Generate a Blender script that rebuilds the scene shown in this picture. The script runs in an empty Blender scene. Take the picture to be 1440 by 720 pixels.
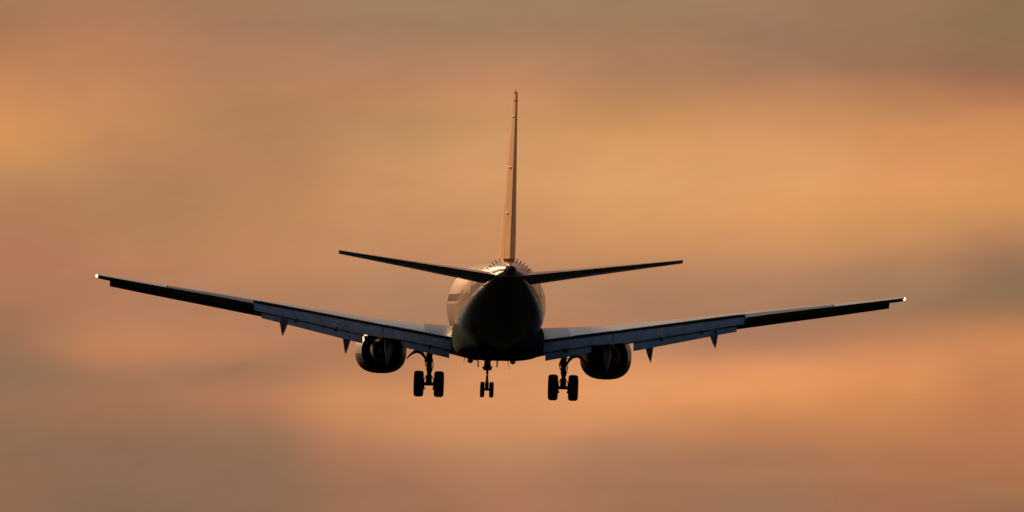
import bpy, bmesh, math, random
from mathutils import Vector, Matrix, Euler
random.seed(7)
C = bpy.context.scene.collection
sc = bpy.context.scene
R = math.radians

# ------------------------------------------------------------------ camera
DIST = 700.0          # metres from the photographer to the aircraft
ELEV = R(2.5)         # the aircraft stands this high over the horizon
CAM = Vector((0, 0, 1.7))
cam_d = bpy.data.cameras.new('camera'); cam = bpy.data.objects.new('camera', cam_d); C.objects.link(cam)
cam.location = CAM
cam_d.sensor_width = 36.0
cam_d.lens = 578.5
cam_d.clip_start = 1.0; cam_d.clip_end = 90000.0
CAM_EL = ELEV + R(0.178); CAM_AZ = R(0.045)   # azimuth to the right of +Y
cam.rotation_euler = (R(90) + CAM_EL, 0, -CAM_AZ)
sc.camera = cam

# ------------------------------------------------------------------ light
SUN_AZ = R(-27)       # left of the viewing direction (+Y)
SUN_EL = R(21)
sun_d = bpy.data.lights.new('sun', 'SUN'); sun_d.energy = 3.6; sun_d.angle = R(6); sun_d.color = (1.0, .60, .30)
sun = bpy.data.objects.new('sun', sun_d); C.objects.link(sun)
sdir = Vector((math.sin(SUN_AZ)*math.cos(SUN_EL), math.cos(SUN_AZ)*math.cos(SUN_EL), math.sin(SUN_EL)))
sun.rotation_euler = sdir.to_track_quat('Z', 'Y').to_euler()
sc.view_settings.view_transform = 'Standard'; sc.view_settings.look = 'None'
sc.view_settings.exposure = 0.0; sc.view_settings.gamma = 1.0
sc.view_settings.use_curve_mapping = False

def lin(c):
    c = c/255.0
    return c/12.92 if c <= .04045 else ((c+.055)/1.055)**2.4

# ------------------------------------------------------------------ sky
W = bpy.data.worlds.new('World'); sc.world = W; W.use_nodes = True
nt = W.node_tree; nt.nodes.clear()
def N(t, **k):
    n = nt.nodes.new(t)
    for a, b in k.items(): setattr(n, a, b)
    return n
def put(inp, v):
    if hasattr(v, 'is_output') or isinstance(v, bpy.types.NodeSocket): nt.links.new(v, inp)
    else: inp.default_value = v
def M(op, a, b=None, c=None, clamp=False):
    n = N('ShaderNodeMath', operation=op, use_clamp=clamp)
    put(n.inputs[0], a)
    if b is not None: put(n.inputs[1], b)
    if c is not None: put(n.inputs[2], c)
    return n.outputs[0]
def MR(v, a, b, smooth=True, lo=0.0, hi=1.0):
    n = N('ShaderNodeMapRange', interpolation_type='SMOOTHSTEP' if smooth else 'LINEAR')
    put(n.inputs[0], v); put(n.inputs[1], a); put(n.inputs[2], b); put(n.inputs[3], lo); put(n.inputs[4], hi)
    return n.outputs[0]
def MIX(f, a, b):
    n = N('ShaderNodeMix', data_type='RGBA'); put(n.inputs[0], f); put(n.inputs[6], a); put(n.inputs[7], b)
    return n.outputs[2]
tc = N('ShaderNodeTexCoord')
sep = N('ShaderNodeSeparateXYZ'); nt.links.new(tc.outputs['Generated'], sep.inputs[0])
dx, dy, dz = sep.outputs
az = M('ARCTAN2', dx, dy)                         # radians right of +Y
el = M('ARCSINE', M('MAXIMUM', M('MINIMUM', dz, 1.0), -1.0))
sky = N('ShaderNodeTexSky', sky_type='NISHITA'); sky.sun_disc = False
sky.sun_elevation = SUN_EL; sky.sun_rotation = SUN_AZ
sky.air_density = 1.3; sky.dust_density = 1.5; sky.ozone_density = 2.0
SKY_STRENGTH = 0.05
# cloud bands: angular coordinates in degrees, wisped by noise
A0, A1 = math.degrees(CAM_AZ)-1.7825, math.degrees(CAM_AZ)+1.7825
E0, E1 = math.degrees(CAM_EL)+0.8912, math.degrees(CAM_EL)-0.8912
azd = M('MULTIPLY', az, 180/math.pi); eld = M('MULTIPLY', el, 180/math.pi)
def noise(sx, sy, scale, detail, seed, rough=.5, dist=0.0):
    cv = N('ShaderNodeCombineXYZ')
    put(cv.inputs[0], M('MULTIPLY', azd, sx)); put(cv.inputs[1], M('MULTIPLY_ADD', azd, -.06*sy, M('MULTIPLY', eld, sy))); cv.inputs[2].default_value = seed
    n = N('ShaderNodeTexNoise'); nt.links.new(cv.outputs[0], n.inputs['Vector'])
    n.inputs['Scale'].default_value = scale; n.inputs['Detail'].default_value = detail
    n.inputs['Roughness'].default_value = rough; n.inputs['Distortion'].default_value = dist
    return n.outputs['Fac']
w1 = noise(.8, 2.2, 1.0, 3, 3.1); w2 = noise(.9, 2.6, 1.0, 3, 9.7)
u = MR(M('ADD', azd, M('MULTIPLY', M('SUBTRACT', w1, .5), .7)), A0, A1, False)
v = MR(M('ADD', eld, M('MULTIPLY', M('SUBTRACT', w2, .5), .16)), E0, E1, False)
ROWS = [0, 60, 120, 180, 240, 300, 360, 420, 480, 520, 570, 630, 680, 720]
G = [
 [(165,122,88),(168,122,88),(163,124,92),(160,126,96),(160,126,95),(157,124,92),(162,124,95),(155,118,88),(142,112,80)],
 [(172,120,85),(180,125,90),(168,122,92),(168,126,96),(168,128,96),(165,125,92),(158,120,92),(155,118,88),(146,112,80)],
 [(203,138,88),(195,135,92),(178,128,92),(188,134,95),(194,138,98),(176,128,92),(175,125,92),(168,119,88),(163,113,83)],
 [(214,146,88),(192,136,92),(178,130,92),(186,138,95),(203,148,98),(208,148,95),(208,146,97),(204,140,90),(204,138,88)],
 [(190,138,92),(182,130,92),(182,130,92),(200,145,99),(212,154,103),(219,158,103),(222,158,102),(220,150,95),(217,148,92)],
 [(178,124,88),(176,128,90),(188,134,92),(198,142,98),(205,148,98),(215,155,100),(222,155,98),(215,150,92),(208,145,90)],
 [(176,120,88),(184,128,92),(190,134,94),(194,138,98),(198,140,98),(200,142,96),(200,142,98),(188,135,92),(165,120,88)],
 [(172,120,88),(178,124,92),(178,126,94),(176,130,96),(180,132,96),(172,126,94),(172,126,95),(158,120,90),(148,112,82)],
 [(150,112,85),(190,130,90),(188,128,92),(176,125,92),(190,130,92),(182,130,96),(178,125,95),(188,128,88),(200,132,85)],
 [(144,112,87),(166,118,88),(165,118,88),(185,128,90),(212,145,98),(218,148,98),(224,150,98),(215,142,90),(200,130,85)],
 [(155,112,85),(160,115,85),(175,120,88),(205,140,92),(215,145,98),(222,150,98),(220,145,90),(212,140,86),(195,125,82)],
 [(144,109,83),(146,109,84),(150,113,86),(178,122,88),(190,135,95),(180,125,90),(178,122,85),(180,120,82),(178,115,80)],
 [(145,107,82),(141,108,83),(144,110,85),(163,115,87),(175,122,90),(165,118,88),(165,118,85),(170,115,82),(165,115,78)],
 [(145,106,82),(132,106,82),(143,108,83),(160,113,85),(170,118,88),(160,115,85),(158,115,88),(165,112,82),(140,105,78)]]
col = None
for i in range(9):
    rp = N('ShaderNodeValToRGB'); cr = rp.color_ramp; cr.interpolation = 'CARDINAL'
    while len(cr.elements) > 1: cr.elements.remove(cr.elements[-1])
    for j, y in enumerate(ROWS):
        e = cr.elements[0] if j == 0 else cr.elements.new(min(1, y/720.0))
        e.position = y/720.0
        e.color = (*[lin(q) for q in G[j][i]], 1)
    nt.links.new(v, rp.inputs[0])
    if col is None: col = rp.outputs[0]
    else: col = MIX(MR(u, (i-1)/8, i/8), col, rp.outputs[0])
# the same cloud deck further round the sky
far = N('ShaderNodeValToRGB'); fr = far.color_ramp
fr.elements[0].position = .3; fr.elements[0].color = (*[lin(q) for q in (140,110,84)], 1)
fr.elements[1].position = .72; fr.elements[1].color = (*[lin(q) for q in (222,152,98)], 1)
e = fr.elements.new(.52); e.color = (*[lin(q) for q in (182,128,92)], 1)
nt.links.new(noise(.25, 1.1, 1.0, 5, 21.0, .5, .3), far.inputs[0])
near_az = M('SUBTRACT', 1.0, MR(M('ABSOLUTE', M('SUBTRACT', azd, math.degrees(CAM_AZ))), 1.9, 3.6))
near_el = M('SUBTRACT', 1.0, MR(M('ABSOLUTE', M('SUBTRACT', eld, math.degrees(CAM_EL))), .95, 1.6))
col = MIX(M('MULTIPLY', near_az, near_el), far.outputs[0], col)
# fine wisps and the faint mottling of thin cloud
f = M('MULTIPLY_ADD', M('SUBTRACT', noise(1.6, 6, 1.0, 7, 40.0, .6, .5), .5), .20, 1.0)
f2 = M('MULTIPLY_ADD', M('SUBTRACT', noise(9, 16, 1.0, 4, 55.0, .6), .5), .05, 1.0)
vm = N('ShaderNodeVectorMath', operation='SCALE'); nt.links.new(col, vm.inputs[0]); put(vm.inputs['Scale'], M('MULTIPLY', f, f2))
hue = MIX(noise(2.5, 6, 1.0, 3, 71.0), (1.02,.985,.98,1), (.98,1.015,1.01,1))
vm2 = N('ShaderNodeVectorMath', operation='MULTIPLY'); nt.links.new(vm.outputs[0], vm2.inputs[0]); nt.links.new(hue, vm2.inputs[1])
cloud = vm2.outputs[0]
# the deck lies low over the western horizon; above and behind it is open dusk sky
m_el = M('SUBTRACT', 1.0, MR(eld, 9.0, 26.0))
m_az = M('SUBTRACT', 1.0, MR(M('ABSOLUTE', M('SUBTRACT', azd, 5.0)), 45.0, 90.0))
mask = M('MULTIPLY', m_el, m_az)
skys = N('ShaderNodeVectorMath', operation='SCALE'); nt.links.new(sky.outputs[0], skys.inputs[0]); skys.inputs['Scale'].default_value = SKY_STRENGTH
# unseen dark band low behind the camera, added to cut light from the rear
rear_dim = M('MULTIPLY', M('SUBTRACT', 1.0, MR(eld, 12.0, 40.0)), MR(M('ABSOLUTE', M('SUBTRACT', azd, 5.0)), 55.0, 100.0))
skyb = MIX(rear_dim, skys.outputs[0], (.007,.009,.012,1))
skyc = MIX(mask, skyb, cloud)
bg = N('ShaderNodeBackground'); nt.links.new(skyc, bg.inputs[0]); bg.inputs[1].default_value = 1.0
out = N('ShaderNodeOutputWorld'); nt.links.new(bg.outputs[0], out.inputs[0])

# ------------------------------------------------------------------ materials
def mat(name, base, rough=.4, metal=0.0, coat=0.0, var=.06, vscale=1.5, streak=(1, .25, 1), bump=0.0, spec=.5, emit=None):
    m = bpy.data.materials.new(name); m.use_nodes = True; t = m.node_tree; b = t.nodes['Principled BSDF']
    b.inputs['Roughness'].default_value = rough; b.inputs['Metallic'].default_value = metal
    b.inputs['Coat Weight'].default_value = coat; b.inputs['Coat Roughness'].default_value = .08
    b.inputs['Specular IOR Level'].default_value = spec
    co = t.nodes.new('ShaderNodeTexCoord'); mp = t.nodes.new('ShaderNodeMapping'); mp.inputs['Scale'].default_value = streak
    t.links.new(co.outputs['Object'], mp.inputs[0])
    n = t.nodes.new('ShaderNodeTexNoise'); n.inputs['Scale'].default_value = vscale; n.inputs['Detail'].default_value = 6; n.inputs['Roughness'].default_value = .65
    t.links.new(mp.outputs[0], n.inputs['Vector'])
    r = t.nodes.new('ShaderNodeValToRGB'); r.color_ramp.elements[0].position = .3; r.color_ramp.elements[1].position = .7
    r.color_ramp.elements[0].color = (*[max(0, q*(1-var*2)) for q in base], 1)
    r.color_ramp.elements[1].color = (*[min(1, q*(1+var)) for q in base], 1)
    t.links.new(n.outputs['Fac'], r.inputs[0]); t.links.new(r.outputs[0], b.inputs['Base Color'])
    mr = t.nodes.new('ShaderNodeMapRange'); mr.inputs[3].default_value = max(0.02, rough-.06); mr.inputs[4].default_value = rough+.1
    t.links.new(n.outputs['Fac'], mr.inputs[0]); t.links.new(mr.outputs[0], b.inputs['Roughness'])
    if bump:
        bp = t.nodes.new('ShaderNodeBump'); bp.inputs['Strength'].default_value = bump; bp.inputs['Distance'].default_value = .02
        n2 = t.nodes.new('ShaderNodeTexNoise'); n2.inputs['Scale'].default_value = vscale*1.5; t.links.new(co.outputs['Object'], n2.inputs['Vector'])
        t.links.new(n2.outputs['Fac'], bp.inputs['Height']); t.links.new(bp.outputs[0], b.inputs['Normal'])
    if emit:
        b.inputs['Emission Color'].default_value = (*emit[0], 1); b.inputs['Emission Strength'].default_value = emit[1]
    return m
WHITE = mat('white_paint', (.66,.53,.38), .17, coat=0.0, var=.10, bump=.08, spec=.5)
GREY = mat('wing_grey_paint', (.78,.75,.69), .2, coat=.0, var=.08)
ROOTG = mat('worn_grey_panel', (.36,.35,.33), .26, var=.15, vscale=3)
FLAP = mat('flap_grey_paint', (.42,.43,.44), .42, var=.16, vscale=2.2, streak=(1.6,.5,.5))
COVE = mat('dark_joint_and_shade', (.03,.03,.03), .7, var=.1)  # open joints, hinges, and the strip standing in for cove shadow
UNDER = mat('underside_shade_grey', (.075,.08,.085), .35, var=.1)
ALU = mat('bare_metal', (.55,.55,.56), .32, metal=1.0, var=.1)
DARKM = mat('gear_metal', (.10,.10,.10), .5, metal=.3, var=.2, vscale=6)
TYRE = mat('tyre_rubber', (.022,.022,.022), .8, var=.15, vscale=8)
HOT = mat('exhaust_metal', (.03,.027,.025), .8, metal=.0, var=.2, vscale=4)
DUCT = mat('duct_liner', (.05,.05,.05), .6, var=.15)
GLASS = mat('window_glass', (.02,.025,.03), .1, var=.05, coat=.3)
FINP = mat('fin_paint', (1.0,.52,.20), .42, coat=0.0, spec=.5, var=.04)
LAMP = mat('lamp_lens', (1,.9,.7), .2, emit=((1,.62,.28), 4.0))
GRASS = mat('grass_ground', (.012,.015,.009), .9, var=.35, vscale=.02, streak=(1,1,1), spec=.1)

STABM = mat('tailplane_grey', (.24,.24,.23), .2, var=.08)
# livery: white above, grey belly sweeping up aft, blackened to paint in its shade
FUSM = WHITE.copy(); FUSM.name = 'fuselage_livery_shade'
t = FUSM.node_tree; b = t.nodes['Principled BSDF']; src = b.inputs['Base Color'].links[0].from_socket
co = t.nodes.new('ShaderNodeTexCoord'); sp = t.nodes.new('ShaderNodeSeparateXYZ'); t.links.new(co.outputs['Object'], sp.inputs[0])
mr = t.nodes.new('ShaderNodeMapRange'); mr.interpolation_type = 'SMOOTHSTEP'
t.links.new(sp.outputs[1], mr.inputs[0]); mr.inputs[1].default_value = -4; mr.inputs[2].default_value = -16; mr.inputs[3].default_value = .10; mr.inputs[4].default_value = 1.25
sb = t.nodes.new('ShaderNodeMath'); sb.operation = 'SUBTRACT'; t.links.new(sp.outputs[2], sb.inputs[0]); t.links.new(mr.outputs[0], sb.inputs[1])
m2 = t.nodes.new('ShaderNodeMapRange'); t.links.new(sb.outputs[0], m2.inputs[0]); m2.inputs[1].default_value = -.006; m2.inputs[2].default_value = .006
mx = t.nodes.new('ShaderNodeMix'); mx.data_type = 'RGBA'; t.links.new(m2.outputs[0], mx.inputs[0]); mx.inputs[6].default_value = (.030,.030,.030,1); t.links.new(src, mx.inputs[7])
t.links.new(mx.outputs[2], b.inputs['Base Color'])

NACM = mat('nacelle_dark_below', (.55,.49,.40), .42, var=.08, spec=.3)
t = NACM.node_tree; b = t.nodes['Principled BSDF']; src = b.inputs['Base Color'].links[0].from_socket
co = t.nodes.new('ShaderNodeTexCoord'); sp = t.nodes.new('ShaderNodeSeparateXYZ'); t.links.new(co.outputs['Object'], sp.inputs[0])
m2 = t.nodes.new('ShaderNodeMapRange'); t.links.new(sp.outputs[2], m2.inputs[0]); m2.inputs[1].default_value = -2.16; m2.inputs[2].default_value = -2.12  # colour turns dark over the lower part of the cowl
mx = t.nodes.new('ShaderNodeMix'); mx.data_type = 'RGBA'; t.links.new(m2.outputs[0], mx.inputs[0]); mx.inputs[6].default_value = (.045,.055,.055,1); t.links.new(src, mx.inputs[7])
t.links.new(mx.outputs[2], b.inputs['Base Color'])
BELLY = mat('belly_blue_grey', (.022,.036,.042), .95, var=.1, spec=.02)

GRASS.node_tree.nodes['Principled BSDF'].inputs['IOR'].default_value = 1.02   # matt vegetation, no sheen at a distance

# ------------------------------------------------------------------ mesh helpers
def Y(s): return 20.0 - s                       # station behind the nose -> aircraft y
def link(name, bm, mats, parent=None, sharp=35, smooth=True):
    bmesh.ops.recalc_face_normals(bm, faces=bm.faces[:])
    me = bpy.data.meshes.new(name); bm.to_mesh(me); bm.free()
    for m in (mats if isinstance(mats, (list, tuple)) else [mats]): me.materials.append(m)
    if smooth:
        me.polygons.foreach_set('use_smooth', [True]*len(me.polygons))
        me.set_sharp_from_angle(angle=R(sharp))
    o = bpy.data.objects.new(name, me); C.objects.link(o)
    if parent: o.parent = parent
    return o
def loft(bm, rings, cap0=True, cap1=True, mi=0):
    vs = [[bm.verts.new(p) for p in r] for r in rings]
    n = len(rings[0])
    for a, b in zip(vs, vs[1:]):
        for i in range(n):
            q = (a[i], a[(i+1) % n], b[(i+1) % n], b[i])
            try: bm.faces.new(q).material_index = mi
            except ValueError: pass
    if cap0: bm.faces.new(vs[0]).material_index = mi
    if cap1: bm.faces.new(vs[-1][::-1]).material_index = mi
    return vs
def supell(cx, cz, hw, hh, y, n=48, e=2.0, eb=None, hb=None):
    pts = []
    for i in range(n):
        a = 2*math.pi*i/n; c, s = math.cos(a), math.sin(a)
        ee = eb if (eb and s < 0) else e; h = hb if (hb and s < 0) else hh
        pts.append((cx + hw*math.copysign(abs(c)**(2/ee), c), y, cz + h*math.copysign(abs(s)**(2/ee), s)))
    return pts
def tube(bm, pts, rads, n=12, mi=0):
    pts = [Vector(p) for p in pts]
    if not isinstance(rads, (list, tuple)): rads = [rads]*len(pts)
    rings = []
    for i, p in enumerate(pts):
        d = (pts[min(i+1, len(pts)-1)] - pts[max(i-1, 0)]).normalized()
        up = Vector((0,1,0)) if abs(d.y) < .9 else Vector((0,0,1))
        a = d.cross(up).normalized(); b = d.cross(a)
        rings.append([p + (a*math.cos(t) + b*math.sin(t))*rads[i] for t in [2*math.pi*k/n for k in range(n)]])
    loft(bm, rings, mi=mi)
def box(bm, c, s, rot=None, mi=0):
    c = Vector(c); vs = []
    for x in (-.5,.5):
        for y in (-.5,.5):
            for z in (-.5,.5):
                p = Vector((x*s[0], y*s[1], z*s[2]))
                if rot: p = rot @ p
                vs.append(bm.verts.new(c+p))
    for q in ((0,1,3,2),(4,6,7,5),(0,4,5,1),(2,3,7,6),(0,2,6,4),(1,5,7,3)):
        bm.faces.new([vs[k] for k in q]).material_index = mi
def lathe_x(bm, c, prof, n=32, mi=None):
    """profile of (x offset, radius, material) turned round an axis along X"""
    rings = []
    for (x, r, _) in prof:
        rings.append([(c[0]+x, c[1]+r*math.cos(2*math.pi*k/n), c[2]+r*math.sin(2*math.pi*k/n)) for k in range(n)])
    vs = [[bm.verts.new(p) for p in rr] for rr in rings]
    for j in range(len(vs)-1):
        for i in range(n):
            bm.faces.new((vs[j][i], vs[j][(i+1)%n], vs[j+1][(i+1)%n], vs[j+1][i])).material_index = prof[j][2]
    bm.faces.new(vs[0]).material_index = prof[0][2]; bm.faces.new(vs[-1][::-1]).material_index = prof[-1][2]
def interp(tab, s):
    for a, b in zip(tab, tab[1:]):
        if s <= b[0]:
            t = (s-a[0])/(b[0]-a[0]); t = max(0, t)
            return [p+(q-p)*t for p, q in zip(a[1:], b[1:])]
    return list(tab[-1][1:])

# ------------------------------------------------------------------ ground
bm = bmesh.new()
gv = []
rad = [0, 60, 200, 600, 1500, 4000, 10000, 25000, 60000]
rings = [[(r*math.cos(2*math.pi*k/64), r*math.sin(2*math.pi*k/64), 0.0) for k in range(64)] for r in rad[1:]]
vs = [[bm.verts.new(p) for p in r] for r in rings]
bm.faces.new(vs[0])
for a, b in zip(vs, vs[1:]):
    for i in range(64): bm.faces.new((a[i], b[i], b[(i+1)%64], a[(i+1)%64]))
g = link('ground', bm, GRASS); g['kind'] = 'structure'

# ------------------------------------------------------------------ the airliner
plane = bpy.data.objects.new('airliner', None); C.objects.link(plane)
plane['label'] = 'twin-engined jet airliner seen from behind, landing gear and flaps down, against sunset sky'
plane['category'] = 'airplane'

# fuselage: station, half width, top z, bottom z
FUS = [(0,.02,-.43,-.47),(.15,.32,-.12,-.80),(.45,.62,.12,-1.08),(.9,.92,.40,-1.34),(1.6,1.25,.85,-1.58),(2.4,1.50,1.35,-1.75),
       (3.2,1.68,1.72,-1.87),(4.4,1.82,1.92,-1.96),(6,1.88,2.0,-2.01),(9,1.88,2.0,-2.01),(14,1.88,2.0,-2.01),(19,1.88,2.0,-2.01),(23.5,1.88,2.0,-2.01),
       (25.2,1.86,2.0,-1.96),(26.8,1.81,2.0,-1.78),(28.3,1.72,2.0,-1.48),(29.8,1.59,2.0,-1.12),(31.3,1.42,1.99,-.70),(32.8,1.21,1.97,-.26),
       (34.2,.99,1.94,.16),(35.4,.79,1.90,.54),(36.5,.60,1.85,.88),(37.3,.43,1.80,1.12),(37.9,.26,1.73,1.29)]
def fus_pt(s, a, off=0.0):
    hw, zt, zb = interp(FUS, s); cz = (zt+zb)/2; hh = (zt-zb)/2
    return Vector(((hw+off)*math.cos(a), Y(s), cz + (hh+off)*math.sin(a)))
bm = bmesh.new()
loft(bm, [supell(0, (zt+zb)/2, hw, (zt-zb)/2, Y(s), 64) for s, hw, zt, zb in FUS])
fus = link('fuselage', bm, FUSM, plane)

def fus_patch(name, s0, s1, a0, a1, off, mats, parent, ns=2, na=4):
    bm = bmesh.new(); top = {}; bot = {}
    for i in range(ns+1):
        for j in range(na+1):
            s = s0+(s1-s0)*i/ns; a = a0+(a1-a0)*j/na
            top[i,j] = bm.verts.new(fus_pt(s, a, off)); bot[i,j] = bm.verts.new(fus_pt(s, a, -.03))
    for i in range(ns):
        for j in range(na):
            bm.faces.new((top[i,j],top[i+1,j],top[i+1,j+1],top[i,j+1])); bm.faces.new((bot[i,j],bot[i,j+1],bot[i+1,j+1],bot[i+1,j]))
    for i in range(ns):
        for j in (0, na): bm.faces.new((top[i,j],bot[i,j],bot[i+1,j],top[i+1,j]))
    for j in range(na):
        for i in (0, ns): bm.faces.new((top[i,j],top[i,j+1],bot[i,j+1],bot[i,j]))
    return link(name, bm, mats, parent)

# cabin windows, both sides
bm_w = None
for sgn in (-1, 1):
    for k in range(44):
        s = 6.6 + k*.508
        if s > 28.4: break
        a0, a1 = .10, .26
        if sgn < 0: a0, a1 = math.pi-.26, math.pi-.10
        fus_patch('cabin_window', s, s+.25, a0, a1, .006, GLASS, fus, 1, 2)
# doors: dark rebate with the door skin just proud of it
for sgn in (-1, 1):
    for s0, s1, b0, b1 in ((4.7,5.55,-.42,.62),(30.2,31.0,-.02,.80)):
        a0, a1 = (b0, b1) if sgn > 0 else (math.pi-b1, math.pi-b0)
        fus_patch('door_gap', s0-.05, s1+.05, a0-.03, a1+.03, .004, COVE, fus, 4, 10)
        fus_patch('cabin_door', s0, s1, a0, a1, .012, WHITE, fus, 4, 10)
# cockpit glass
for sgn in (-1, 1):
    for s0, s1, b0, b1 in ((1.5,2.1,1.0,1.5),(1.7,2.4,.55,.95)):
        a0, a1 = (b0, b1) if sgn > 0 else (math.pi-b1, math.pi-b0)
        fus_patch('cockpit_window', s0, s1, a0, a1, .006, GLASS, fus, 2, 4)
# wing to body fairing
bm = bmesh.new()
FAIR = [(11.6,.9,-1.85,.12),(12.6,1.55,-1.60,.55),(14,1.86,-1.42,.83),(16,1.93,-1.37,.91),(20,1.93,-1.37,.92),(22.4,1.93,-1.39,.88),(24,1.84,-1.45,.76),(25.5,1.55,-1.55,.48),(26.6,1.0,-1.72,.14)]
loft(bm, [supell(0, cz, hw, hh, Y(s), 56, 3.2, 3.4) for s, hw, cz, hh in FAIR])
fair = link('belly_fairing', bm, BELLY, plane)
# vortex generators round the rear fuselage
for sgn in (-1, 1):
    for a in (R(34), R(43), R(52), R(61), R(70)):
        ang = a if sgn > 0 else math.pi-a
        bm = bmesh.new()
        p0 = fus_pt(34.1, ang, -.02); p1 = fus_pt(34.1, ang, .15); q0 = fus_pt(34.4, ang-.02*sgn, -.02); q1 = fus_pt(34.4, ang-.02*sgn, .15)
        t = Vector((-math.sin(ang), 0, math.cos(ang)))*.015
        loft(bm, [[p0-t, fus_pt(34.2, ang, .15)-t, q1-t, q0-t], [p0+t, fus_pt(34.2, ang, .15)+t, q1+t, q0+t]])
        link('vortex_generator', bm, DARKM, fus, smooth=False)
# scrub plates where the tailplane meets the body
for sgn in (-1, 1):
    a0, a1 = (.26, .66) if sgn > 0 else (math.pi-.66, math.pi-.26)
    fus_patch('scrub_plate', 33.3, 36.9, a0, a1, .006, ROOTG, fus, 8, 6)
# auxiliary power unit exhaust
bm = bmesh.new()
rr = [supell(0, 1.50, .22, .18, Y(37.87), 24), supell(0, 1.51, .155, .14, Y(38.12), 24), supell(0, 1.51, .14, .12, Y(38.12), 24), supell(0, 1.51, .13, .11, Y(37.95), 24)]
loft(bm, rr)
link('tail_exhaust', bm, HOT, fus)
# antennas and belly lights
def blade(x, s, ztop, h, w=.3, lean=0.0, parent=None, name='antenna', th=.025):
    bm = bmesh.new()
    rings = []
    for f in (0, .5, 1):
        c = w*(1-.55*f); z = ztop - h*f; y = Y(s) - w*.25*f
        xx = x + lean*f
        rings.append([(xx+th*(1-.5*f)*q, y+c*p, z) for p, q in ((.5,0),(.2,1),(-.2,1),(-.5,0),(-.2,-1),(.2,-1))])
    loft(bm, rings)
    return link(name, bm, DARKM, parent)
blade(-1.38, 21.5, -2.1, .32, .22, -.07, fair, th=.015)
blade(.50, 18.0, -2.2, .42, .22, .1, fair, th=.015)
blade(.05, 9.0, -1.98, .35, .4, 0, fus)
for x in (-1.02, .80):
    bm = bmesh.new()
    rings = [supell(x, -2.31, r, r, Y(s), 20) for s, r in ((15.2,.03),(15.22,.10),(15.3,.125),(15.42,.12),(15.55,.06),(15.6,.02))]
    loft(bm, rings)
    box(bm, (x, Y(15.42), -2.2), (.05, .12, .16))
    link('landing_light', bm, DARKM, fair)

# ---- wings -----------------------------------------------------------
LE = [(0,12.6),(1.88,13.9),(3.2,14.9),(4.8,15.9),(17.16,22.36)]
TE = [(0,21.95),(1.88,21.95),(5.9,22.0),(17.16,23.96)]
TH = [(0,.155),(1.88,.15),(4.8,.125),(10,.11),(17.16,.10)]
TW = [(0,3.9),(1.88,3.7),(3.2,2.7),(4.8,1.6),(7,.7),(10.5,-1.4),(17.16,-3.4)]
KK = [(2,1.0),(4,.86),(4.9,1.0),(5.8,1.08),(10.4,.68)]
ZC = [(0,-1.95),(2,-1.60),(3,-1.43),(4,-1.26),(5,-1.095),(6.2,-.895),(7.5,-.68),(9,-.43),(10.4,-.205),(12,.045),(14,.34),(16,.645),(17.16,.826)]
def zc(x): return interp(ZC, x)[0]
def wing(x):
    le = interp(LE, x)[0]; te = interp(TE, x)[0]; return le, te-le, interp(TH, x)[0], R(interp(TW, x)[0]), zc(x)
def thick(t, f): return 5*t*(.2969*math.sqrt(max(f,0)) - .126*f - .3516*f*f + .2843*f**3 - .1015*f**4)
def camb(f): return .018*math.sin(math.pi*min(1, f))**1.0 if f < 1 else 0
def wpt(sgn, x, f, n):
    """point at chord fraction f, n metres off the chord line"""
    le, c, t, tw, z = wing(x)
    d = (f-.4)*c
    return Vector((sgn*x, Y(le + .4*c + d*math.cos(tw) + n*math.sin(tw)*0), z - d*math.sin(tw) + n*math.cos(tw)))
def section(sgn, x, f0, f1, nu=14, ztop=1.0, zbot=1.0):
    le, c, t, tw, z = wing(x)
    fr = [f0 + (f1-f0)*(1-math.cos(math.pi*k/nu))/2 for k in range(nu+1)]
    up = [wpt(sgn, x, f, (camb(f)+thick(t, f)*ztop)*c) for f in fr]
    lo = [wpt(sgn, x, f, (camb(f)-thick(t, f)*zbot)*c) for f in fr]
    return up[::-1] + lo[1 if f0 == 0 else 0:]
def span(a, b, n): return [a+(b-a)*k/n for k in range(n+1)]

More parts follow.
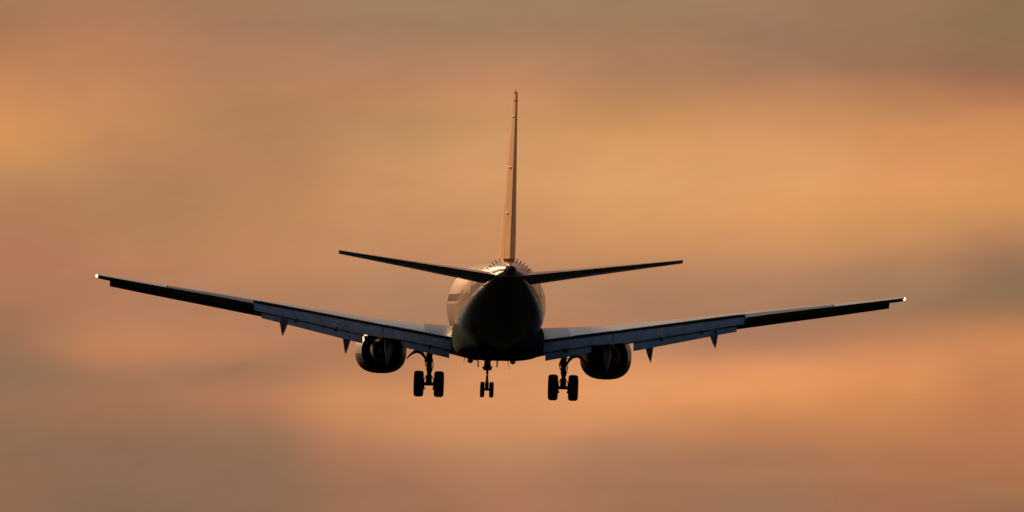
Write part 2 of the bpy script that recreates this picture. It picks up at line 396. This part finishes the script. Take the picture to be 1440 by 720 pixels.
for sgn in (-1, 1):
    SP = .73
    bm = bmesh.new()
    # root panel, flap-span box and outer box share one skin
    loft(bm, [section(sgn, x, 0, SP) for x in span(.8, 3.1, 4)], mi=1)
    loft(bm, [section(sgn, x, 0, SP) for x in span(3.1, 10.4, 12)], mi=0)
    loft(bm, [section(sgn, x, 0, .74) for x in span(10.4, 14.15, 5)], mi=0)
    loft(bm, [section(sgn, x, 0, 1.0) for x in span(14.15, 16.9, 5)] + [section(sgn, 17.08, .10, 1.0)], mi=0)
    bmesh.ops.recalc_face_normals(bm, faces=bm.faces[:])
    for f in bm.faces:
        if f.normal.z < -.2: f.material_index = 2  # down-facing skin gets a darker colour to paint in its shade
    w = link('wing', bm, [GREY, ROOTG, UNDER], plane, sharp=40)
    # dark strip painting in the cove shadow along the spoiler edge
    bm = bmesh.new()
    rings = []
    for x in span(2.0, 10.4, 14):
        le, c, t, tw, z = wing(x); nu = (camb(SP)+thick(t, SP))*c; nl = (camb(SP)-thick(t, SP))*c
        rings.append([wpt(sgn, x, SP-.004, nu-.012), wpt(sgn, x, SP+.010, nu-.02), wpt(sgn, x, SP+.010, nu-.085), wpt(sgn, x, SP-.004, nl+.02)])
    loft(bm, rings); link('spoiler_cove_shade', bm, COVE, w, smooth=False)
    # spoiler panels raised a few millimetres on the upper skin
    for a, b in ((3.2,4.85),(5.3,6.5),(6.55,7.7),(7.75,8.9),(8.95,10.2)):
        bm = bmesh.new(); rings = []
        for x in span(a, b, 3):
            le, c, t, tw, z = wing(x); r_ = []
            for f, o in ((.60,.004),(.66,.007),(.728,.010),(.728,-.05),(.60,-.05)):
                r_.append(wpt(sgn, x, f, (camb(f)+thick(t, f))*c+o))
            rings.append(r_)
        loft(bm, rings); link('spoiler', bm, GREY, w, sharp=20)
    # aileron
    bm = bmesh.new()
    loft(bm, [section(sgn, x, .745, 1.0, 8) for x in span(10.46, 14.1, 5)])
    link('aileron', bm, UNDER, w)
    # flaps: fore segments then aft segments, trailing the box and turned down
    def flapseg(name, x0, x1, start, length, ang0, seg):
        bm = bmesh.new(); rings = []
        for x in span(x0, x1, 6):
            le, c, t, tw, z = wing(x)
            base = wpt(sgn, x, SP, (camb(SP)+thick(t, SP))*c - .11)
            kk = interp(KK, x)[0]
            Lf, La = .74*kk, .44*kk
            d1, d2 = R(32), R(46)
            if seg == 0: o, L, d, thk = base + Vector((0, .10, 0)), Lf+.10, d1, .13*kk
            else:
                o = base + Vector((0, -(Lf-.07)*math.cos(d1) + .04, -(Lf-.07)*math.sin(d1) - .13)); L, d, thk = La, d2, .06*kk
            r_ = []
            for f in (1, .8, .55, .3, .12, .03, 0): r_.append((f, thk*(1.6*math.sqrt(f)*(1-f) if f < 1 else 0) + .008))
            up = [(f, n) for f, n in r_]; lo = [(f, -n*.45) for f, n in r_[::-1]]
            ring = []
            for f, n in up + lo:
                ring.append(o + Vector((0, -f*L*math.cos(d) - n*math.sin(d), -f*L*math.sin(d) + n*math.cos(d))))
            rings.append(ring)
        loft(bm, rings)
        return link(name, bm, FLAP, w, sharp=50)
    flapseg('flap', 1.94, 4.88, 0, 0, 0, 0); flapseg('flap', 4.92, 10.40, 0, 0, 0, 0)
    flapseg('aft_flap', 2.04, 3.98, 0, 0, 0, 1); flapseg('aft_flap', 5.75, 10.08, 0, 0, 0, 1)
    # hinge brackets showing in the slot between the flap segments
    for x in (2.9, 6.9, 8.6):
        kk = interp(KK, x)[0]; le, c, t, tw, z = wing(x)
        base = wpt(sgn, x, SP, (camb(SP)+thick(t, SP))*c - .11)
        q = base + Vector((0, -(.74*kk-.02)*math.cos(R(32)), -(.74*kk)*math.sin(R(32)) - .06))
        bm = bmesh.new(); box(bm, q, (.14, .22, .05), Matrix.Rotation(R(35), 3, 'X')); link('flap_hinge', bm, COVE, w, smooth=False)
    # slats, slid forward and drooped
    for a, b in ((5.6,8.2),(8.2,10.9),(10.9,13.7),(13.7,16.55)):
        bm = bmesh.new(); rings = []
        for x in span(a, b, 4):
            le, c, t, tw, z = wing(x)
            L = .10*c+.36; d = R(31)
            o = wpt(sgn, x, .015, 0) + Vector((0, .02, .02))
            ring = []
            for f, n in ((0,.05),(.3,.085),(.6,.09),(.85,.06),(.97,.02),(1,-.03),(.9,-.055),(.6,-.02),(.3,.03),(0,.03)):
                ring.append(o + Vector((0, f*L*math.cos(d) + n*math.sin(d)*-1, -f*L*math.sin(d) + n*math.cos(d))))
            rings.append(ring)
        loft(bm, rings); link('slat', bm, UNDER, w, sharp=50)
    # flap track fairings, canoe shaped, the aft part drooped with the flap
    for x, drop in ((4.62,.0),(6.42,.0),(9.12,.0)):
        le, c, t, tw, z = wing(x); kk = 1 - .3*max(0, (x-5)/5.4)
        b0 = wpt(sgn, x, .50, (camb(.5)-thick(t, .5))*c); b1 = wpt(sgn, x, SP, (camb(SP)-thick(t, SP))*c)
        p = [b0+Vector((0,0,.02)), (b0+b1)/2+Vector((0,0,-.08)), b1+Vector((0,0,-.16)), b1+Vector((sgn*.01,-.55,-.50*kk-.05)), b1+Vector((sgn*.03,-.95,-.86*kk-.06)), b1+Vector((sgn*.06,-1.25,-1.17*kk-.08))]
        hw = [.03,.13,.185,.175,.10,.015]; hh = [.03,.14,.20,.20,.14,.02]
        bm = bmesh.new()
        rings = []
        for q, a, b in zip(p, hw, hh): rings.append([(q.x+a*math.cos(th), q.y, q.z+b*math.sin(th)) for th in [2*math.pi*k/16 for k in range(16)]])
        loft(bm, rings); link('flap_track_fairing', bm, UNDER, w, sharp=60)
    # tip light
    bm = bmesh.new(); bmesh.ops.create_uvsphere(bm, u_segments=16, v_segments=10, radius=.066)
    q = wpt(sgn, 17.10, .62, .0)
    bmesh.ops.translate(bm, verts=bm.verts, vec=q)
    link('wing_tip_light', bm, LAMP, w)

# ---- engines ---------------------------------------------------------
for sgn in (-1, 1):
    ex, ez = sgn*4.83, -1.97
    e = bpy.data.objects.new('engine', None); C.objects.link(e); e.parent = plane
    def ring(s, r, dz=0, flat=0.0, n=48):
        return supell(ex, ez+dz, r*(1+.03*flat), r, Y(s), n, 2.0+.25*flat, 2.0+.55*flat, r*(1-.06*flat))
    bm = bmesh.new()
    loft(bm, [ring(11.95,.80,0,.8), ring(11.86,.86,0,.8), ring(11.9,.93,0,1), ring(12.15,1.0,0,1), ring(12.7,1.055,0,1), ring(13.5,1.075,0,1), ring(14.3,1.06,0,.95), ring(15.1,1.0,0,.6), ring(15.75,.93,-.01,.25), ring(16.15,.875,-.02,0),
              ring(16.15,.855,-.02,0), ring(15.4,.88,0,0), ring(14.2,.86,0,0), ring(13.0,.80,0,0), ring(12.2,.77,0,.3)], False, False)
    bm2 = None
    link('nacelle', bm, NACM, e, sharp=50)
    bm = bmesh.new()      # inner wall of the fan duct and its closing bulkhead
    loft(bm, [ring(16.12,.850,-.02), ring(15.4,.872), ring(14.2,.852), ring(14.2,.2)], False, True)
    link('fan_duct', bm, DUCT, e)
    bm = bmesh.new()      # fan disc and spinner in the intake
    loft(bm, [ring(12.9,.78), ring(12.85,.25), ring(12.5,.12), ring(12.35,.02)])
    for k in range(24):
        a = 2*math.pi*k/24; d = Vector((math.cos(a), 0, math.sin(a))); tn = Vector((-math.sin(a), 0, math.cos(a)))
        c0 = Vector((ex, Y(12.8), ez))
        loft(bm, [[c0+d*.22-tn*.04, c0+d*.22+tn*.04+Vector((0,-.1,0))], [c0+d*.76-tn*.08, c0+d*.76+tn*.08+Vector((0,-.03,0))]], False, False) if False else None
    link('fan', bm, DARKM, e)
    bm = bmesh.new()      # core cowl
    loft(bm, [ring(14.3,.62), ring(15.3,.66), ring(16.1,.60,-.01), ring(16.9,.50,-.02), ring(17.35,.42,-.03), ring(17.35,.40,-.03), ring(16.6,.40,-.03)], False, True)
    link('core_cowl', bm, HOT, e, sharp=50)
    bm = bmesh.new()      # exhaust plug
    loft(bm, [ring(16.6,.27,-.03), ring(17.3,.25,-.03), ring(17.7,.16,-.03), ring(18.1,.04,-.03)])
    link('exhaust_plug', bm, HOT, e, sharp=50)
    # pylon
    bm = bmesh.new(); rings = []
    for s, zt, zb, hw in ((13.0,-.90,-1.0,.04),(14.2,-.68,-1.05,.16),(15.6,-.72,-1.2,.20),(16.6,-1.0,-1.45,.20),(17.8,-1.15,-1.62,.19),(19.2,-1.2,-1.60,.13),(20.4,-1.2,-1.42,.04)):
        rings.append([(ex+hw*a, Y(s), z_) for a, z_ in ((-1,zt),(1,zt),(1,zb+.08),(.5,zb),(-.5,zb),(-1,zb+.08))])
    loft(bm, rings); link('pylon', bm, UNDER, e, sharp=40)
    # strakes on the cowl
    bm = bmesh.new()
    a = R(48) if sgn < 0 else R(132)
    c0 = Vector((ex+1.02*math.cos(a), 0, ez+1.02*math.sin(a))); d = Vector((math.cos(a), 0, math.sin(a)))
    t = Vector((-math.sin(a), 0, math.cos(a)))*.012
    P = [c0+Vector((0,Y(13.2),0))-d*.06, c0+Vector((0,Y(14.0),0))+d*.22, c0+Vector((0,Y(14.4),0))+d*.22, c0+Vector((0,Y(14.6),0))-d*.06]
    loft(bm, [[q-t for q in P], [q+t for q in P]]); link('strake', bm, WHITE, e, smooth=False)

# ---- tailplane -------------------------------------------------------
def foil(P, chord, t, f0, f1, nrm, nu=12):
    """symmetric section from leading edge P running aft; nrm is the thickness direction"""
    fr = [f0+(f1-f0)*(1-math.cos(math.pi*k/nu))/2 for k in range(nu+1)]
    aft = Vector((0,-1,0))
    up = [P + aft*f*chord + nrm*(thick(t, f)*chord+.004) for f in fr]; lo = [P + aft*f*chord - nrm*(thick(t, f)*chord+.004) for f in fr]
    return up[::-1] + lo[1 if f0 == 0 else 0:]
for sgn in (-1, 1):
    def stab(x, f0, f1, defl=0.0):
        t = (x-.3)/(7.13-.3); le = 32.35 + 4.95*t; ch = 4.35 - 2.85*t
        z = 1.24 + .130*(x-.5); tw = R(-3.1)
        nr = Vector((0,0,1))
        pts = foil(Vector((sgn*x, Y(le), z-.05*(1-t))), ch, .122-.032*t, f0, f1, nr)
        pv = Vector((sgn*x, Y(le+.5*ch), z)); m = Matrix.Rotation(tw, 3, 'X')
        pts = [pv + m @ (p-pv) for p in pts]
        if defl:
            hg = Vector((sgn*x, Y(le+.7*ch), z)); m = Matrix.Rotation(R(defl), 3, 'X')
            pts = [hg + m @ (p-hg) for p in pts]
        return pts
    bm = bmesh.new()
    loft(bm, [stab(x, 0, .70) for x in span(.10, 7.0, 10)] + [stab(7.13, .12, .70)])
    h = link('tailplane', bm, STABM, plane, sharp=40)
    bm = bmesh.new()
    loft(bm, [stab(x, .705, 1.0, 0) for x in span(.55, 7.05, 8)])
    link('elevator', bm, STABM, h, sharp=60)

# ---- fin -------------------------------------------------------------
def fin_sec(z, f0, f1, dors=0):
    t = (z-1.8)/(8.87-1.8); le = 30.7 + 6.55*t - dors; te = 37.05 + 2.2*t; ch = te-le
    th = (.108 - .012*t)*(6.35-4.45*t)/ch
    return foil(Vector((0, Y(le), z)), ch, th, f0, f1, Vector((1,0,0)))
bm = bmesh.new()
loft(bm, [fin_sec(1.6,0,.70,1.9), fin_sec(2.0,0,.70,1.5), fin_sec(2.6,0,.70,.5), fin_sec(3.1,0,.70), fin_sec(4.5,0,.70), fin_sec(6.0,0,.70), fin_sec(7.5,0,.70), fin_sec(8.62,0,.70), fin_sec(8.82,.03,.70), fin_sec(8.90,.12,.66)])
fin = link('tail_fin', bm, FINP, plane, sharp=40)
bm = bmesh.new()
loft(bm, [fin_sec(z,.708,1.0) for z in (2.02,3,4.5,6,7.5,8.52)])
link('rudder', bm, FINP, fin, sharp=60)
bm = bmesh.new()
loft(bm, [fin_sec(z,.708,.99) for z in (8.57,8.75,8.85)])
link('fin_cap', bm, FINP, fin, sharp=60)
bm = bmesh.new()
tube(bm, [(0,Y(38.2),8.82),(0,Y(38.3),8.96),(0,Y(38.35),9.06)], [.02,.015,.006], 8)
link('antenna', bm, DARKM, fin)
for z in (3.9, 5.8, 7.9):
    bm = bmesh.new(); rings = []
    t = (z-1.8)/7.32; le = 30.7+6.55*t; te = 37.05+2.2*t; yc = le+.71*(te-le)
    w0 = thick(.104, .68)*(te-le)
    for k, (s, r) in enumerate(((-.45,.01),(-.1,.05),(.25,.055),(.6,.01))):
        rings.append([(-w0+.005-r*.45*math.cos(a), Y(yc+s), z+r*math.sin(a)) for a in [2*math.pi*q/12 for q in range(12)]])
    loft(bm, rings); link('rudder_hinge_fairing', bm, FINP, fin)

# ---- main landing gear ----------------------------------------------
def wheel(parent, c, rr, w, side, name='wheel'):
    """side = direction of the hub's outer face"""
    bm = bmesh.new(); h = w/2
    prof = [(-h*.55,.12,1),(-h*.55,rr*.46,1),(-h*.80,rr*.52,1),(-h*.93,rr*.60,0),(-h*1.0,rr*.74,0),(-h*.95,rr*.88,0),(-h*.78,rr*.965,0),(-h*.45,rr*.995,0),
            (-h*.42,rr*.985,0),(-h*.38,rr*.998,0),(-h*.05,rr*1.0,0),(0,rr*.988,0),(h*.05,rr*1.0,0),(h*.38,rr*.998,0),(h*.42,rr*.985,0),(h*.45,rr*.995,0),(h*.78,rr*.965,0),(h*.95,rr*.88,0),(h*1.0,rr*.74,0),(h*.93,rr*.60,0),
            (h*.80,rr*.52,1),(h*.55,rr*.46,1),(h*.55,.12,1)]
    lathe_x(bm, (0,0,0), prof, 36)
    for k in range(8):
        a = 2*math.pi*k/8
        tube(bm, [(side*h*.50, rr*.3*math.cos(a), rr*.3*math.sin(a)), (side*h*.60, rr*.3*math.cos(a), rr*.3*math.sin(a))], .018, 6, 1)
    o = link(name, bm, [TYRE, ALU if False else DARKM], parent, sharp=45)
    o.location = c
    return o
for sgn in (-1, 1):
    gx, gy = sgn*2.86, Y(19.6)
    gear = bpy.data.objects.new('main_landing_gear', None); C.objects.link(gear); gear.parent = plane
    zw = -3.35
    bm = bmesh.new()
    tube(bm, [(gx,gy,-1.3),(gx,gy,-1.9),(gx,gy,-2.02)], [.15,.15,.13], 16)
    tube(bm, [(gx,gy,-1.9),(gx,gy,-2.25),(gx,gy,-2.27),(gx,gy,-2.42),(gx,gy,-2.44),(gx,gy,-2.78)], [.125,.125,.155,.155,.115,.115], 16)
    tube(bm, [(gx,gy,-2.75),(gx,gy,-3.05)], .088, 16)
    tube(bm, [(gx,gy,-2.98),(gx,gy,-3.08),(gx,gy,-3.32),(gx,gy,-3.42)], [.09,.13,.13,.07], 16)
    tube(bm, [(gx-.40,gy,zw),(gx-.22,gy,zw),(gx+.22,gy,zw),(gx+.40,gy,zw)], [.06,.075,.075,.06], 12)
    tube(bm, [(gx-.09,gy-.05,-2.1),(gx-.19,gy-.06,-2.35),(gx-.13,gy-.05,-2.62)], .025, 8)
    tube(bm, [(gx+.11,gy-.05,-2.3),(gx+.17,gy-.06,-2.5),(gx+.10,gy-.05,-2.85)], .02, 8)
    link('strut', bm, DARKM, gear)
    bm = bmesh.new()      # torsion links behind the leg
    for s2 in (-1, 1):
        tube(bm, [(gx+s2*.10,gy-.12,-2.70),(gx+s2*.05,gy-.42,-2.93)], .035, 8)
        tube(bm, [(gx+s2*.05,gy-.42,-2.95),(gx+s2*.10,gy-.12,-3.2)], .035, 8)
    link('torsion_link', bm, DARKM, gear)
    bm = bmesh.new()      # side brace to the body and drag stay
    tube(bm, [(gx,gy,-2.14),(gx-sgn*.34,gy+.02,-1.93),(gx-sgn*.75,gy+.03,-1.55)], [.045,.05,.05], 10)
    tube(bm, [(gx,gy,-2.05),(gx,gy+.5,-1.6)], .05, 10)
    link('side_brace', bm, DARKM, gear)
    for s2 in (-1, 1):    # brake packs
        bm = bmesh.new()
        lathe_x(bm, (gx+s2*.235, gy, zw), [(-.05,.08,0),(-.05,.20,0),(.05,.20,0),(.05,.08,0)], 20)
        tube(bm, [(gx+s2*.22,gy-.04,zw+.15),(gx+s2*.10,gy-.08,zw+.38)], .018, 6)
        tube(bm, [(gx+s2*.20,gy-.1,zw-.16),(gx+s2*.20,gy-.1,zw-.24)], .045, 6)
        link('brake', bm, DARKM, gear)
    for s2 in (-1, 1):
        wheel(gear, (gx+s2*.43, gy, zw), .555, .42, s2)
    bm = bmesh.new()      # curved leg door carried outboard of the strut
    prof = [(.14,-2.30,.05),(.24,-2.12,.065),(.38,-1.98,.065),(.54,-1.945,.06),(.68,-2.0,.05),(.82,-2.12,.035),(.96,-2.28,.02)]
    for y0, y1 in ((gy-.45, gy+.55),):
        rings = []
        for yy in (y0, y0+.05, y1-.05, y1):
            k = .6 if yy in (y0, y1) else 1
            rings.append([(gx+sgn*a, yy, z+t*k) for a, z, t in prof] + [(gx+sgn*a, yy, z-t*k*1.8) for a, z, t in prof[::-1]])
        loft(bm, rings)
    tube(bm, [(gx+sgn*.05,gy,-2.33),(gx+sgn*.20,gy,-2.27)], .035, 8)
    tube(bm, [(gx+sgn*.05,gy,-2.08),(gx+sgn*.24,gy,-2.14)], .02, 8)
    link('gear_door', bm, DARKM, gear, sharp=60)

# ---- nose landing gear ----------------------------------------------
ng = bpy.data.objects.new('nose_landing_gear', None); C.objects.link(ng); ng.parent = plane
ny, NZ = Y(4.0), -3.59
bm = bmesh.new()
tube(bm, [(0,ny,-1.7),(0,ny,-2.55),(0,ny,-2.75)], [.14,.14,.09], 14)
tube(bm, [(0,ny,-2.45),(0,ny,-2.62),(0,ny,-2.64),(0,ny,-2.74),(0,ny,-2.76)], [.14,.17,.20,.19,.08], 14)
tube(bm, [(0,ny,-2.7),(0,ny,-3.2)], .055, 12)
tube(bm, [(0,ny,-3.15),(0,ny,-3.3),(0,ny,-3.6)], [.06,.085,.085], 12)
tube(bm, [(-.2,ny,NZ),(.2,ny,NZ)], .05, 10)
box(bm, (-.16,ny-.1,-2.62), (.14,.1,.06)); box(bm, (.17,ny-.1,-2.60), (.12,.1,.05))
tube(bm, [(0,ny,-2.6),(0,ny+.7,-1.9)], .05, 10)
link('strut', bm, DARKM, ng)
bm = bmesh.new()
tube(bm, [(0,ny-.08,-2.8),(0,ny-.32,-3.0),(0,ny-.08,-3.25)], .035, 8)
link('torsion_link', bm, DARKM, ng)
for s2 in (-1, 1):
    wheel(ng, (s2*.20, ny, NZ), .343, .195, s2)
for s2 in (-1, 1):
    bm = bmesh.new()
    P = [(.30,-1.9,.02),(.38,-2.05,.025),(.43,-2.3,.025),(.40,-2.62,.02)]
    for y0, y1 in ((ny-.55, ny+.75),):
        loft(bm, [[(s2*(a+t), yy, z) for a, z, t in P] + [(s2*(a-t), yy, z) for a, z, t in P[::-1]] for yy in (y0, y1)])
    tube(bm, [(s2*.41,ny-.1,-2.2),(s2*.10,ny-.1,-2.35)], .02, 6)
    link('gear_door', bm, DARKM, ng, sharp=60)

# ------------------------------------------------------------------ place the aircraft
pos = CAM + Vector((-.03, DIST*math.cos(ELEV), DIST*math.sin(ELEV)))
PITCH = R(2.5 + .0); YAW = R(1.45); ROLL = R(1.57)
plane.matrix_world = Matrix.Translation(pos) @ Matrix.Rotation(YAW, 4, 'Z') @ Matrix.Rotation(PITCH, 4, 'X') @ Matrix.Rotation(ROLL, 4, 'Y')
